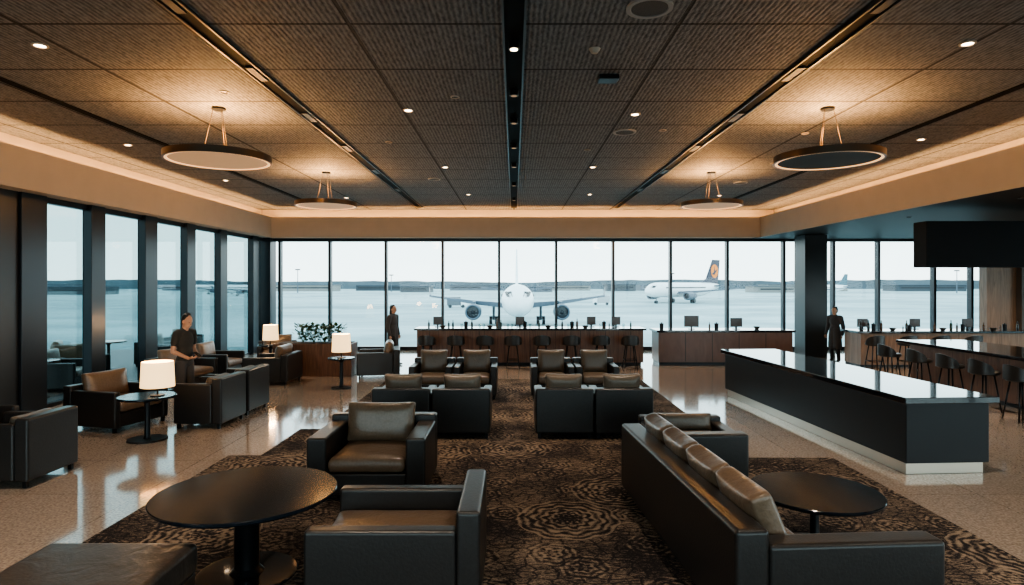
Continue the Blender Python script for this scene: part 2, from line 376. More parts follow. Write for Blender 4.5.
railm=M('rail_metal',(.07,.073,.078),.35,metal=.7)
def slot(x,w=.2):
    r=E('ceiling_light_track','ceiling track with slim metal rails, slot darkness painted flat black','ceiling track',(x,8.2,CH),0,'ceiling tracks')
    box('channel',(-w/2,-11,-.012),(w/2,11,0),M('slot_black',(.003,.003,.003),.7,spec=.1),0,r)  # no real recess: flat black strip stands in for the slot's shade
    for s in(-1,1): box('rail',(s*w/2-.01,-11,-.03),(s*w/2+.01,11,0),railm,0,r)
    return r
tr=[slot(-2.9,.17),slot(0,.2),slot(3.15,.17)]
for x in(-5.95,6.1):
    box('ceiling_light_track',(x-.05,YN+.1,CH-.02),(x+.05,19,CH),M('slot_black',(.005,.005,.006),.5),label='thin black ceiling channel running lengthwise',category='ceiling track',group='ceiling tracks')
for y in(6.1,7.6,8.9,10.5,12.2,14.5,17):
    bm=bmesh.new(); bm_cyl(bm,(0,0,0),(0,0,-.07),.05,.055,20); sp=mk('track_spotlight',bm,[blackmetal],loc=(0,y,CH-.012),smooth='auto',label='small black round spotlight set in ceiling track',category='spotlight',group='track spotlights')
    bm=bmesh.new(); bm_cyl(bm,(0,0,-.071),(0,0,-.074),.035,.035,20); mk('lens',bm,spotm if y<7 else diffuser,sp)
for x in(-2.9,3.15):
    for y in(5.2,7.0,8.8,10.8,13,15.5):
        box('track_spotlight',(x-.045,y-.22,CH-.03),(x+.045,y+.22,CH-.012),M('fitting_grey',(.025,.025,.027),.4,metal=.3),.005,label='slim dark linear light fitting in ceiling track',category='spotlight',group='track spotlights')
def downlight(x,y,on=True,R=.075):
    r=E('downlight','round recessed ceiling downlight with bright trim' if on else 'round recessed ceiling downlight switched off','downlight',(x,y,CH),0,'ceiling downlights')
    bm=bmesh.new(); bm_lathe(bm,[(R,0),(R,-.012),(R*.72,-.014),(R*.7,-.002),(R*.7,0)],28); mk('trim_ring',bm,cream,r,smooth='auto')
    bm=bmesh.new(); bm_cyl(bm,(0,0,0),(0,0,-.004),R*.7,seg=24); mk('lens',bm,spotm if on else blackgloss,r)
    if on:
        l=bpy.data.lights.new('downlight_beam','SPOT'); l.energy=250; l.color=(1,.82,.64); l.spot_size=math.radians(90); l.spot_blend=.9; l.shadow_soft_size=.06
        lo=bpy.data.objects.new('downlight_beam',l); COL.objects.link(lo); lo.parent=r; lo.location=(0,0,-.03)
for x,y in((-4.74,6.2),(4.5,6.15),(-1.5,3.2),(1.6,3.2),(-4.7,2.2),(4.6,2.2),(-1.45,8.5),(1.7,8.7),(-6.6,10.6),(-6.6,14.2),(6.7,10.2),(-1.4,12.6),(1.6,12.6),(-1.2,16.4),(2,16.4),(5.5,16.6),(-4.6,17)): downlight(x,y)
for x,y in((-.75,7.9),(1.3,11),(2.3,9.6),(-3.6,7.7),(-2.1,10.4),(4.6,9.8),(5.1,12.2),(-5.2,11.5)): downlight(x,y,False,.06)
for x,y in((8.6,10.5),(8.6,13.5),(11,14.6),(13,16.2),(11,11)):
    r=E('downlight','small round downlight in the low dark ceiling over the bar','downlight',(x,y,SF-.02),0,'bar downlights')
    bm=bmesh.new(); bm_lathe(bm,[(.06,0),(.06,-.01),(.045,-.012),(.045,0)],24); mk('trim_ring',bm,blackmetal,r,smooth='auto')
    bm=bmesh.new(); bm_cyl(bm,(0,0,0),(0,0,-.004),.045,seg=20); mk('lens',bm,diffuser,r)
    l=bpy.data.lights.new('downlight_beam','SPOT'); l.energy=150; l.color=(1,.75,.5); l.spot_size=math.radians(110); l.spot_blend=.8; l.shadow_soft_size=.05
    lo=bpy.data.objects.new('downlight_beam',l); COL.objects.link(lo); lo.parent=r; lo.location=(0,0,-.03)
def speaker(x,y,R):
    r=E('ceiling_speaker','round grey ceiling speaker with dark grille','speaker',(x,y,CH),0,'ceiling speakers')
    bm=bmesh.new(); bm_lathe(bm,[(0,-.01),(R*.8,-.012),(R*.82,-.02),(R,-.02),(R,0),(0,0)],36); mk('ring',bm,M('speaker_grey',(.3,.29,.28),.5),r,smooth='auto')
    bm=bmesh.new(); bm_cyl(bm,(0,0,-.008),(0,0,-.016),R*.78,seg=36); mk('grille',bm,M('grille_dark',(.06,.06,.06),.7,bump=.5,bscale=200),r)
speaker(1.17,5.35,.2); speaker(1.73,9.7,.18); speaker(-1.8,14,.14); speaker(5.3,14.5,.16)
box('ceiling_sensor',(.97,7.05,CH-.05),(1.2,7.25,CH),blackmetal,.01,label='small black square ceiling sensor box',category='sensor')
bm=bmesh.new(); bm_lathe(bm,[(0,-.05),(.03,-.045),(.05,-.02),(.06,0),(0,0)],20); mk('smoke_detector',bm,cream,loc=(.82,6.3,CH),smooth='auto',label='small domed smoke detector on the ceiling panel',category='smoke detector')

# ---------------------------------------------------------------- pendants
def pendant(x,y,R,label,lit):
    r=E('pendant_lamp',label,'pendant lamp',(x,y,CH),0,'ring pendant lamps')
    z=-.68
    bm=bmesh.new(); bm_lathe(bm,[(R-.03,z-.05),(R,z-.05),(R,z+.04),(R-.03,z+.04),(R-.03,z-.05)],72); mk('rim',bm,bronze,r,smooth='auto')
    bm=bmesh.new(); bm_lathe(bm,[(R-.06,z-.03),(R-.03,z-.03),(R-.03,z-.045),(R-.06,z-.045),(R-.06,z-.03)],72); mk('light_ring',bm,rimglow,r,smooth='auto',label='glowing warm light ring')
    bm=bmesh.new(); bm_lathe(bm,[(0,z-.035),(R-.06,z-.035),(R-.06,z+.01),(0,z+.01)],64); mk('disc',bm,diffuser if lit else M('pendant_dark',(.035,.03,.028),.6),r,smooth='auto')
    bm=bmesh.new(); bm_lathe(bm,[(R-.14,z+.012),(R-.03,z+.012),(R-.03,z+.03),(R-.14,z+.03),(R-.14,z+.012)],64); mk('uplight_ring',bm,M('uplight',(1,.7,.4),.5,emit=26,ecol=(1,.5,.17)),r,smooth='auto')
    bm=bmesh.new(); bm_lathe(bm,[(0,0),(.09,0),(.09,-.03),(0,-.035)],28); mk('canopy',bm,blackmetal,r,smooth='auto')
    for k in range(3):
        a=math.radians(90+120*k); bm=bmesh.new(); bm_cyl(bm,(.07*math.cos(a),.07*math.sin(a),-.02),(.2*math.cos(a),.2*math.sin(a),z+.01),.0035,seg=6); mk('cable',bm,bronze,r)
    l=bpy.data.lights.new('pendant_glow','POINT'); l.energy=75; l.color=(1,.5,.17); l.shadow_soft_size=.2
    lo=bpy.data.objects.new('pendant_glow',l); COL.objects.link(lo); lo.parent=r; lo.location=(0,0,-.36)
pendant(-4.0,8.4,.68,'round pendant lamp with softly lit beige underside hung on thin cables',True)
pendant(4.25,8.4,.69,'round pendant lamp with dark disc and glowing rim on thin cables',False)
pendant(-4.0,13.2,.64,'round pendant lamp with glowing rim hung on thin cables',True)
pendant(4.2,13.2,.64,'round pendant lamp with dark disc and glowing rim on thin cables',True)

# ---------------------------------------------------------------- foreground furniture
armchair('brown leather club armchair with plump back cushion beside round black table',(-1.42,6.42,.012),0,W=1.14,D=.98,arm_h=.62,back_h=.68,cush=.82,t=.19,cm=leather_b,sm=leather_b)
armchair('dark leather club armchair facing the round black table',(-.76,4.3,.012),-90,W=.92,D=1.1,arm_h=.56,back_h=.68,cush=.6,t=.12,cm=leather_b,sm=leather_b,nocush=True)
pedestal('large round glossy black pedestal table on disc base',(-1.93,4.48,.012),.63,.6,.35,sr=.085)
ot=E('ottoman','square dark leather ottoman near the round table','ottoman',(-2.485,3.48,.012))
box('cushion',(-.475,-.48,.26),(.475,.48,.45),leather_o,.035,ot); box('frame',(-.46,-.465,.06),(.46,.465,.26),leather,.01,ot)
for sx in(-1,1):
    for sy in(-1,1): box('leg',(sx*.42-.02,sy*.42-.02,0),(sx*.42+.02,sy*.42+.02,.06),blackmetal,0,ot)
bx,by=1.165,4.87
so=E('sofa','long dark leather sofa with four loose brown back cushions','sofa',(bx,by,.012),93.7)
Ls=2.75
box('backrest',(-Ls/2,-.2,.07),(Ls/2,0,.7),leather,.03,so)
box('seat_base',(-Ls/2+.18,-.66,.07),(Ls/2-.18,-.2,.27),leather,.015,so)
for s in(-1,1):
    x=s*(Ls/2-.09); box('arm',(x-.09,-1.25 ,.07),(x+.09,-.2,.61),leather,.03,so)
sw=(Ls-.36)/4
for i in range(4):
    cx=-Ls/2+.18+sw*(i+.5)
    box('seat_cushion',(cx-sw/2+.006,-.68,.275),(cx+sw/2-.006,-.21,.43),leather_c,.04,so,seg=4)
    pillow('back_cushion',sw+.0,.2,.44,leather_b,so,(cx,-.31,.63),(math.radians(-22),0,0),.35)
for sx in(-1,1):
    for y in(-.1,-1.18): box('leg',(sx*(Ls/2-.09)-.02,y-.02,0),(sx*(Ls/2-.09)+.02,y+.02,.08),blackmetal,0,so)
armchair('low dark leather chair beyond the end of the long sofa',(1.95,7.0,.012),0,W=.95,D=.8,arm_h=.5,back_h=.55,cush=.6,t=.14)
pedestal('round glossy black coffee table in front of the long sofa',(2.4,4.95,.012),.5,.45,.25)

g='armchairs on the central carpet'
c0=armchair('black leather armchair with taupe cushion, seen from behind on the carpet',(-1.54,8.83,.012),180,W=.79,D=.85,arm_h=.6,back_h=.68,cush=.84,t=.12,group=g)
for x in(-.72,.69,1.5): dup(c0,(x,8.83,.012),180)
for x in(-1.53,-.71,.71,1.53): dup(c0,(x,11.7,.012),0,'dark leather armchair with taupe cushions facing its matching chair')
g='armchairs beside the windows'
c1=armchair('brown leather armchair with loose cushion beside the lamp table',(-5.95,9.3,0),75,W=.95,D=.95,arm_h=.58,back_h=.64,cush=.8,t=.1,group=g,cm=leather_b,sm=leather_b)
armchair('black leather armchair with its back to the aisle',(-4.6,9.42,0),-92,W=.78,D=.72,arm_h=.66,back_h=.74,cush=.72,t=.1,group=g)
armchair('black leather armchair with its back to the aisle',(-4.6,10.35,0),-92,W=.78,D=.72,arm_h=.66,back_h=.74,cush=.72,t=.1,group=g)
armchair('black leather armchair standing on thin metal legs near the dark wall',(-5.4,6.75,0),-90,W=.75,D=.8,arm_h=.66,back_h=.72,cush=.7,t=.1,group=g)
armchair('black leather armchair standing by the dark wall panel',(-6.35,7.05,0),90,W=.85,D=.8,arm_h=.66,back_h=.76,cush=.8,t=.1,group=g)
pedestal('round black side table carrying a lit lamp',(-4.98,8.42,0),.36,.6,.25,name='side_table')
tlamp('small lamp with glowing cream drum shade on the side table',(-4.84,8.42,.601),.42,.34)
dup(c1,(-5.2,13.4,0),-90,'dark leather armchair near the wooden planter'); dup(c1,(-6.75,12.6,0),80,'brown leather armchair by the window columns')
dup(c1,(-6.75,14.0,0),90,'brown leather armchair by the window columns'); dup(c1,(-6.1,16.0,0),20,'brown leather armchair by the window columns')
dup(c1,(-3.12,14.35,0),-80,'dark leather armchair beside the wooden planter')
pedestal('small round black side table carrying a lit lamp',(-3.52,12.64,0),.27,.62,.2,name='side_table')
tlamp('small lamp with glowing cream drum shade on a round table',(-3.52,12.64,.621),.38,.36)
pedestal('small round black side table carrying a lit lamp',(-5.85,14.9,0),.27,.66,.2,name='side_table')
tlamp('small lamp with glowing cream drum shade by the windows',(-5.85,14.9,.661),.36,.36)
pl=E('planter','long walnut planter box with one leafy green bush','planter',(-4.63,14.5,0))
box('body',(-.9,-.3,0),(.9,.3,.75),woodbrown,.01,pl); box('soil',(-.85,-.26,.73),(.85,.26,.76),soil,0,pl)
for px in(-.3,-.05,.2,.45):
    bm=bmesh.new()
    for k in range(90):
        a=random.uniform(0,6.28); rr=random.uniform(.03,.28); zz=random.uniform(.02,.4)
        d=Vector((math.cos(a),math.sin(a)*.8,random.uniform(-.2,.9))).normalized(); s=d.cross(Vector((0,0,1))).normalized()*.045
        b0=Vector((px+math.cos(a)*rr*.8,math.sin(a)*rr*.6,.76+zz)); Lf=random.uniform(.1,.17)
        p=[b0,b0+d*Lf*.5+s,b0+d*Lf,b0+d*Lf*.5-s]
        bm.faces.new([bm.verts.new(q) for q in p])
    for k in range(7):
        a=k*.9; bm_cyl(bm,(px,0,.75),(px+.18*math.cos(a),.14*math.sin(a),1.1),.006,.003,5)
    mk('foliage',bm,leafm,pl)

# ---------------------------------------------------------------- back counters
ct=E('bar_counter','long walnut bar counter with dark top below the windows','bar counter',(.42,16.5,0))
box('body',(-2.95,-.35,.08),(2.95,.35,.92),woodbrown,.005,ct,label='dark walnut panelled front'); box('counter_top',(-3.02,-.42,.92),(3.02,.42,.97),blackgloss,.01,ct); box('toe_kick',(-2.9,-.3,0),(2.9,.3,.08),blackmetal,0,ct)
for i in range(9): box('panel_joint',(-2.95+.655*(i+.5)-.006,-.355,.1),(-2.95+.655*(i+.5)+.006,-.35,.9),blackmetal,0,ct)
st0=stool('black low-backed bar stool at the walnut counter',((427-514)/620*15.6,15.6,0),180,'bar stools at walnut counter')
for px in(456,485,513,542,571,601,630): dup(st0,((px-514)/620*15.6,15.6,0),180)
ct=E('reception_counter','walnut reception counter with dark stone top','counter',(5.5,16.6,0))
box('body',(-1.72,-.4,.08),(1.78,.4,.86),wood('red_walnut',(.12,.052,.032),(.165,.075,.046),.35,(3,3,1)),.005,ct); box('counter_top',(-1.78,-.45,.86),(1.84,.45,.92),blackgloss,.01,ct); box('toe_kick',(-1.7,-.36,0),(1.7,.36,.08),blackmetal,0,ct)
for i in range(4): box('panel_joint',(-1.72+.7*(i+1)-.006,-.405,.1),(-1.72+.7*(i+1)+.006,-.4,.84),blackmetal,0,ct)
def bottle(loc,mat,label='dark glass bottle standing on the bar counter',sc_=1):
    bm=bmesh.new(); bm_lathe(bm,[(0,0),(.036,0),(.038,.01),(.038,.17),(.03,.2),(.013,.23),(.013,.29),(.016,.29),(.016,.3),(0,.3)],16)
    o=mk('bottle',bm,mat,loc=loc,smooth='auto',label=label,category='bottle',group='bottles on the counters'); o.scale=(sc_,)*3; return o
bt=[M('bottle_green',(.01,.03,.015),.08),M('bottle_amber',(.08,.03,.01),.08),M('bottle_black',(.01,.01,.012),.15)]
def tumbler(loc):
    bm=bmesh.new(); bm_lathe(bm,[(0,0),(.03,0),(.037,.12),(.034,.12),(.028,.01),(0,.01)],16)
    mk('drinking_glass',bm,drinkglass,loc=loc,smooth='auto',label='clear drinking glass on the bar counter',category='glass',group='glasses on the counters')
def bowl(loc,R=.09):
    bm=bmesh.new(); bm_lathe(bm,[(0,0),(R*.5,0),(R,.07),(R-.008,.07),(R*.45,.012),(0,.012)],20)
    mk('bowl',bm,M('ceramic_dark',(.05,.045,.04),.3),loc=loc,smooth='auto',label='small dark ceramic bowl on the bar counter',category='bowl',group='bowls on the counters')
def canister(loc,h=.16):
    bm=bmesh.new(); bm_lathe(bm,[(0,0),(.05,0),(.052,h*.8),(.056,h*.8),(.056,h*.95),(.02,h),(.012,h+.02),(0,h+.02)],18)
    mk('canister',bm,blackmetal,loc=loc,smooth='auto',label='small black lidded canister on the counter',category='canister',group='canisters on the counters')
def display(loc,w=.26,h=.3,rz=0,label='small dark display screen on the counter'):
    r=E('display_screen',label,'screen',loc,rz,'screens on the counters')
    box('screen',(-w/2,-.012,.06),(w/2,.012,.06+h),screen,.004,r); box('stand',(-.02,-.01,.01),(.02,.03,.08),blackmetal,0,r); box('base',(-.08,-.05,0),(.08,.07,.01),blackmetal,0,r)
T=.97
for px in(437,520,592,617): display(((px-514)/620*16.5,16.66,T),.24,.22,180 if px==520 else 8)
for px in(429,449,453,472,497,501,539,562,577,609,631):
    bottle(((px-514)/620*16.4,16.38+random.uniform(-.06,.08),T),random.choice(bt),sc_=random.uniform(.45,.95))
for px in(462,480,484,508,512,530,555,568,600,623): tumbler(((px-514)/620*16.3,16.2+random.uniform(-.04,.02),T))
for px in(443,490,548,585): bowl(((px-514)/620*16.3,16.24,T))
for px in(466,525,572,604): canister(((px-514)/620*16.5,16.5,T))
display((4.75,16.6,.92),.38,.3,-8); display((5.95,16.6,.92),.34,.24,10)
bottle((5.25,16.65,.92),bt[1],sc_=.6); canister((5.42,16.6,.92)); bowl((6.5,16.6,.92)); canister((3.95,16.6,.92))

# ---------------------------------------------------------------- black bar right
br=E('bar_island','long black bar island with glossy top and steel base','bar counter',(4.65,9.35,0),3.4)
box('body',(-.48,-2.5,.13),(.48,2.5,.8),M('island_black',(.009,.009,.011),.4,spec=.3),.01,br)
box('counter_top',(-.54,-2.57,.8),(.54,2.57,.87),blackgloss,.008,br); box('toe_kick',(-.45,-2.45,0),(.45,2.45,.13),steel,.005,br,label='brushed steel plinth')
br=E('bar_counter','dark bar counter with glossy top along the stools','bar counter',(9.0,11.1,0))
box('body',(-.5,-2.2,.08),(.6,2.2,.86),woodbrown,.005,br); box('counter_top',(-.75,-2.3,.86),(.7,2.3,.92),blackgloss,.01,br); box('toe_kick',(-.45,-2.15,0),(.55,2.15,.08),blackmetal,0,br)
s1=stool('black round bar stool beside the dark bar',(7.85,9.6,0),90,'bar stools beside dark bar',.68)
for y in(10.35,11.15,12.0,12.95): dup(s1,(7.85,y,0),90)
br=E('bar_counter','walnut service counter below the windows carrying bottles','bar counter',(11.2,16.3,0))
box('body',(-2.3,-.4,.05),(2.4,.4,.86),woodwarm,.005,br); box('counter_top',(-2.4,-.45,.86),(2.5,.45,.92),blackgloss,.01,br); box('toe_kick',(-2.3,-.36,0),(2.4,.36,.05),blackmetal,0,br)
for x in(9.05,9.2,9.62,10.1,10.18,10.9,11.35,11.5,12.2,12.6,12.68,13.1): bottle((x,16.15+random.uniform(-.1,.1),.92),random.choice(bt),sc_=random.uniform(.4,.95))
for x in(9.8,11.1,12.4): bowl((x,16.05,.92))
for x in(9.45,10.4,11.8,12.9): canister((x,16.3,.92),random.uniform(.12,.2))
for x in(9.3,10.7,12.1): display((x,16.55,.92),.28,.22)
for x in(8.9,9.7,10.5,11.3): dup(s1,(x,15.3,0),180,'black round bar stool at the service counter')
for x,y,rz in((-9.6,13.6,60),(-10.9,14.4,-60),(-9.3,16.4,90),(-11.2,12.2,20),(-9.8,18.2,0),(-9.15,12.5,100),(-12.6,15.6,-40)):
    dup(c1,(x,y,-.01),rz,'dark lounge armchair on the terrace outside the glass')
for x,y in((-10.3,13.0),(-10.2,15.6),(-8.95,11.55),(-12,14.2)): pedestal('round black cafe table on the terrace outside the glass',(x,y,-.01),.4,.7,.25,'terrace tables')

# ---------------------------------------------------------------- people
def cap(bm,p1,p2,r1,r2=None,sy=1):
    r2=r1 if r2 is None else r2
    bm_cyl(bm,p1,p2,r1,r2,14)
    for p,r in((p1,r1),(p2,r2)): bmesh.ops.create_icosphere(bm,subdivisions=2,radius=r,matrix=Matrix.Translation(p))
def ell(bm,c,s,rot=None):
    mt=Matrix.Translation(c)
    if rot is not None: mt=mt@rot
    bmesh.ops.create_icosphere(bm,subdivisions=3,radius=1,matrix=mt@Matrix.Diagonal((*s,1)))
def rem(o,v,sm=4):
    m=o.modifiers.new('r','REMESH'); m.mode='VOXEL'; m.voxel_size=v; m.use_smooth_shade=True
    s=o.modifiers.new('s','SMOOTH'); s.factor=.5; s.iterations=sm
def person(label,loc,rotz,H,arms,legs,tilt,top,bottom,coat=False,longhair=False,hairm=hair,slim=1.0):
    r=E('person',label,'person',loc,rotz); r.scale=(H/1.75*slim,H/1.75*slim,H/1.75)
    R=Matrix.Rotation(tilt,4,'X')
    nb=Vector((0,.0,1.5))
    def hp(x,y,z): return nb+(R.to_3x3()@Vector((x,y,z)))
    bm=bmesh.new()
    ell(bm,hp(0,-.01,.14),(.075,.095,.105),R); ell(bm,hp(0,-.03,.07),(.055,.07,.06),R); ell(bm,hp(0,-.06,.045),(.028,.03,.022),R)
    cap(bm,hp(0,-.1,.135),hp(0,-.12,.105),.008,.014); cap(bm,hp(-.02,-.097,.073),hp(.02,-.097,.073),.008,.008)
    for s in(-1,1):
        ell(bm,hp(s*.078,.005,.12),(.012,.022,.032),R); cap(bm,hp(s*.012,-.095,.155),hp(s*.045,-.082,.155),.009,.008)
    cap(bm,(0,.01,1.38),hp(0,0,.06),.062,.055)
    ell(bm,(0,0,1.28),(.16,.105,.18)); ell(bm,(0,0,1.1),(.135,.095,.15)); ell(bm,(0,.005,.95),(.155,.105,.12)); cap(bm,(-.15,0,1.42),(.15,0,1.42),.055)
    for s,(sh,el,wr,hd,cu) in zip((-1,1),arms):
        cap(bm,sh,el,.05,.042); cap(bm,el,wr,.042,.028)
        wr=Vector(wr); hd=Vector(hd).normalized(); cu=Vector(cu).normalized(); si=hd.cross(cu)
        pe=wr+hd*.085
        for k in(-1.3,-.45,.45,1.3): cap(bm,wr+hd*.01+si*k*.008,pe+si*k*.019,.014,.012)
        for k,ln in zip((-1.5,-.5,.5,1.5),(.03,.036,.034,.026)):
            a=pe+si*k*.019; b=a+(hd*.9+cu*.3).normalized()*ln; c=b+(hd*.5+cu*.9).normalized()*ln*.8
            cap(bm,a,b,.0095,.009); cap(bm,b,c,.009,.0075)
        a=wr+hd*.03-si*.022*s; b=a+(hd*.7-si*.7*s+cu*.3).normalized()*.04; cap(bm,a,b,.012,.011); cap(bm,b,b+(hd*.9+cu*.5).normalized()*.03,.011,.008)
    for hp_,kn,an in legs:
        cap(bm,hp_,kn,.085,.055); cap(bm,kn,an,.055,.038)
    body=mk('body',bm,skin,r); rem(body,.0065,3)
    bm=bmesh.new()
    ell(bm,(0,0,1.28),(.178,.122,.2)); ell(bm,(0,0,1.1),(.155,.115,.17)); ell(bm,(0,.005,.97),(.168,.12,.11)); cap(bm,(-.155,0,1.425),(.155,0,1.425),.066); cap(bm,(0,.01,1.42),(0,.005,1.48),.07,.066)
    for sh,el,wr,hd,cu in arms:
        if coat: cap(bm,sh,el,.072,.062); w=Vector(el).lerp(Vector(wr),.93); cap(bm,el,w,.062,.048)
        else: cap(bm,sh,Vector(sh).lerp(Vector(el),.55),.068,.064)
    if coat:
        for s in(-1,1): cap(bm,(s*.05,0,1.05),(s*.07,0,.8),.125,.13); cap(bm,(s*.07,0,.8),(s*.08,.01,.5),.13,.14)
    rem(mk('coat' if coat else 'shirt',bm,top,r),.01,4)
    bm=bmesh.new(); ell(bm,(0,.005,.93),(.165,.118,.1))
    for hp_,kn,an in legs:
        cap(bm,hp_,kn,.1,.072); cap(bm,kn,Vector(an)+Vector((0,0,-.01)),.072,.056)
    rem(mk('trousers',bm,bottom,r),.01,4)
    for hp_,kn,an in legs:
        bm=bmesh.new(); a=Vector(an); ell(bm,(a.x,a.y-.06,.035+a.z-.08),(.042,.13,.035)); ell(bm,(a.x,a.y+.01,.06+a.z-.08),(.04,.06,.06)); rem(mk('shoe',bm,M('shoe_black',(.01,.01,.01),.35),r),.01,2)
    bm=bmesh.new(); ell(bm,hp(0,.03,.17),(.083,.085,.09),R); ell(bm,hp(0,.05,.12),(.075,.055,.08),R)
    for k in range(14):
        a=random.uniform(0,6.28); ell(bm,hp(.045*math.cos(a),.03+.055*math.sin(a),.238+random.uniform(-.02,.015)),(.022,.025,.018),R)
    if longhair: ell(bm,hp(0,.06,.03),(.085,.05,.14),R)
    rem(mk('hair',bm,hairm,r),.009,2)
    for s in(-1,1):
        bm=bmesh.new(); ell(bm,hp(s*.029,-.09,.138),(.014,.008,.007),R); mk('eye',bm,M('eye_dark',(.02,.015,.012),.2),r,smooth=True)
    return r
stand=[((-.09,0,.9),(-.1,-.01,.49),(-.11,.01,.08)),((.09,0,.9),(.11,-.02,.49),(.13,0,.08))]
hold=[((-.2,0,1.41),(-.25,.03,1.12),(-.12,-.2,1.0),(.5,-.85,.0),(.3,.2,1)),((.2,0,1.41),(.25,.03,1.12),(.12,-.2,1.0),(-.5,-.85,.0),(-.3,.2,1))]
hang=[((-.2,0,1.41),(-.26,.03,1.12),(-.27,-.06,.87),(0,-.15,-1),(.8,-.4,0)),((.2,0,1.41),(.26,.03,1.12),(.27,-.04,.87),(0,-.15,-1),(-.8,-.4,0))]
walk=[((-.09,0,.9),(-.1,-.14,.52),(-.1,-.2,.08)),((.09,0,.9),(.1,.03,.5),(.1,.24,.11))]
ra=74; px_,py_=-5.3,9.98; slim=.92
person('man in dark short-sleeved shirt and trousers looking down at hands',(px_,py_,0),ra,1.64,hold,stand,.36,cloth_o,cloth_n,slim=slim)
ph=box('mobile_phone',(-.035,-.004,-.07),(.035,.004,.07),blackgloss,.003,label='black mobile phone held by the standing man',category='phone')
a=math.radians(ra); kk=1.64/1.75; lx,ly=0,-.3*kk*slim
ph.location=(px_+lx*math.cos(a)-ly*math.sin(a),py_+lx*math.sin(a)+ly*math.cos(a),1.055*kk); ph.rotation_euler=(-1.0,0,a)
person('person in long dark grey coat walking past the counter',(-3.22,16.5,0),70,1.56,hang,walk,.05,cloth_g,cloth_b,coat=True,longhair=True)
person('person in grey clothes standing beside the black column',(8.8,17.0,0),-60,1.5,hang,stand,.1,cloth_g,cloth_b,coat=True)

# ---------------------------------------------------------------- airport outside
AZ=-3.4
def ground_mat():
    m=bpy.data.materials.new('apron'); m.use_nodes=True; nt=m.node_tree; b=nt.nodes['Principled BSDF']; L=nt.links.new
    g=nt.nodes.new('ShaderNodeNewGeometry')
    def nz(sx,sy,det):
        mp=nt.nodes.new('ShaderNodeMapping'); mp.inputs['Scale'].default_value=(sx,sy,1); L(g.outputs['Position'],mp.inputs[0])
        n=nt.nodes.new('ShaderNodeTexNoise'); n.inputs['Scale'].default_value=1; n.inputs['Detail'].default_value=det; n.inputs['Distortion'].default_value=.4; L(mp.outputs[0],n.inputs['Vector']); return n.outputs['Fac']
    a=math_node(nt,'ADD',math_node(nt,'MULTIPLY',nz(.008,.02,5),.6),math_node(nt,'MULTIPLY',nz(.06,.09,5),.4))
    r=nt.nodes.new('ShaderNodeValToRGB'); e=r.color_ramp.elements; e[0].position=.4; e[0].color=(.14,.22,.235,1); e[1].position=.62; e[1].color=(.36,.47,.485,1)
    L(a,r.inputs['Fac']); L(r.outputs[0],b.inputs['Base Color']); b.inputs['Roughness'].default_value=.6; b.inputs['Specular IOR Level'].default_value=.2
    return m
bm=bmesh.new(); bm.faces.new([bm.verts.new(p) for p in((-3000,-200,0),(3000,-200,0),(3000,4000,0),(-3000,4000,0))])
mk('ground_apron',bm,ground_mat(),loc=(0,0,AZ),label='pale wet airport apron stretching to the horizon',category='ground',kind='structure')
bm=bmesh.new(); prev=None
for i in range(241):
    x=-1800+15*i; h=2+3*abs(math.sin(i*.13))+3*abs(math.sin(i*.047+1))+random.uniform(0,1.4)
    a=bm.verts.new((x,850,0));b=bm.verts.new((x,870,5.5+h*.9)); c=bm.verts.new((x,1100,0))
    if prev: bm.faces.new((prev[0],a,b,prev[1])); bm.faces.new((prev[1],b,c,prev[2]))
    prev=(a,b,c)
mk('hill_ridge',bm,M('hill_blue',(.045,.07,.085),.9,var=.3,bscale=.02),loc=(0,0,AZ),smooth=True,label='low distant blue-grey wooded ridge on the horizon',category='hills')
bmat=[M('bld_a',(.09,.11,.135),.6),M('bld_b',(.25,.25,.24),.6),M('bld_c',(.05,.065,.08),.6)]
for i,(x,y,w,h) in enumerate(((-300,620,90,5),(-190,560,60,5.5),(-120,600,60,5),(-40,640,50,5.5),(50,620,50,5),(95,560,25,6),(150,600,60,5),(260,560,70,6),(370,560,60,5.5),(-420,560,80,6),(-560,520,80,7),(460,540,70,6),(-720,560,110,6),(-330,400,40,5),(-75,480,22,4.5),(20,500,20,4),(190,460,28,4.5),(-250,360,26,4.5))):
    r=E('terminal_building','low distant grey airport building with window band','building',(x,y,AZ),0,'distant airport buildings')
    box('walls',(-w/2,-12,0),(w/2,12,h),bmat[i%3],0,r); box('window_band',(-w/2+2,-12.2,h*.45),(w/2-2,-12,h*.65),pldark,0,r); box('roof',(-w/2-1,-13,h),(w/2+1,13,h+.5),plgrey,0,r)
for x,y,h in((-150,430,16),(120,470,14),(300,420,15),(-95,480,13),(-330,330,15)):
    r=E('light_mast','tall thin apron floodlight mast','light mast',(x,y,AZ),0,'apron light masts')
    bm=bmesh.new(); bm_cyl(bm,(0,0,0),(0,0,h),.35,.2,8); mk('pole',bm,plgrey,r); box('lamp_head',(-1.6,-.5,h-.2),(1.6,.5,h+.6),pldark,0,r)
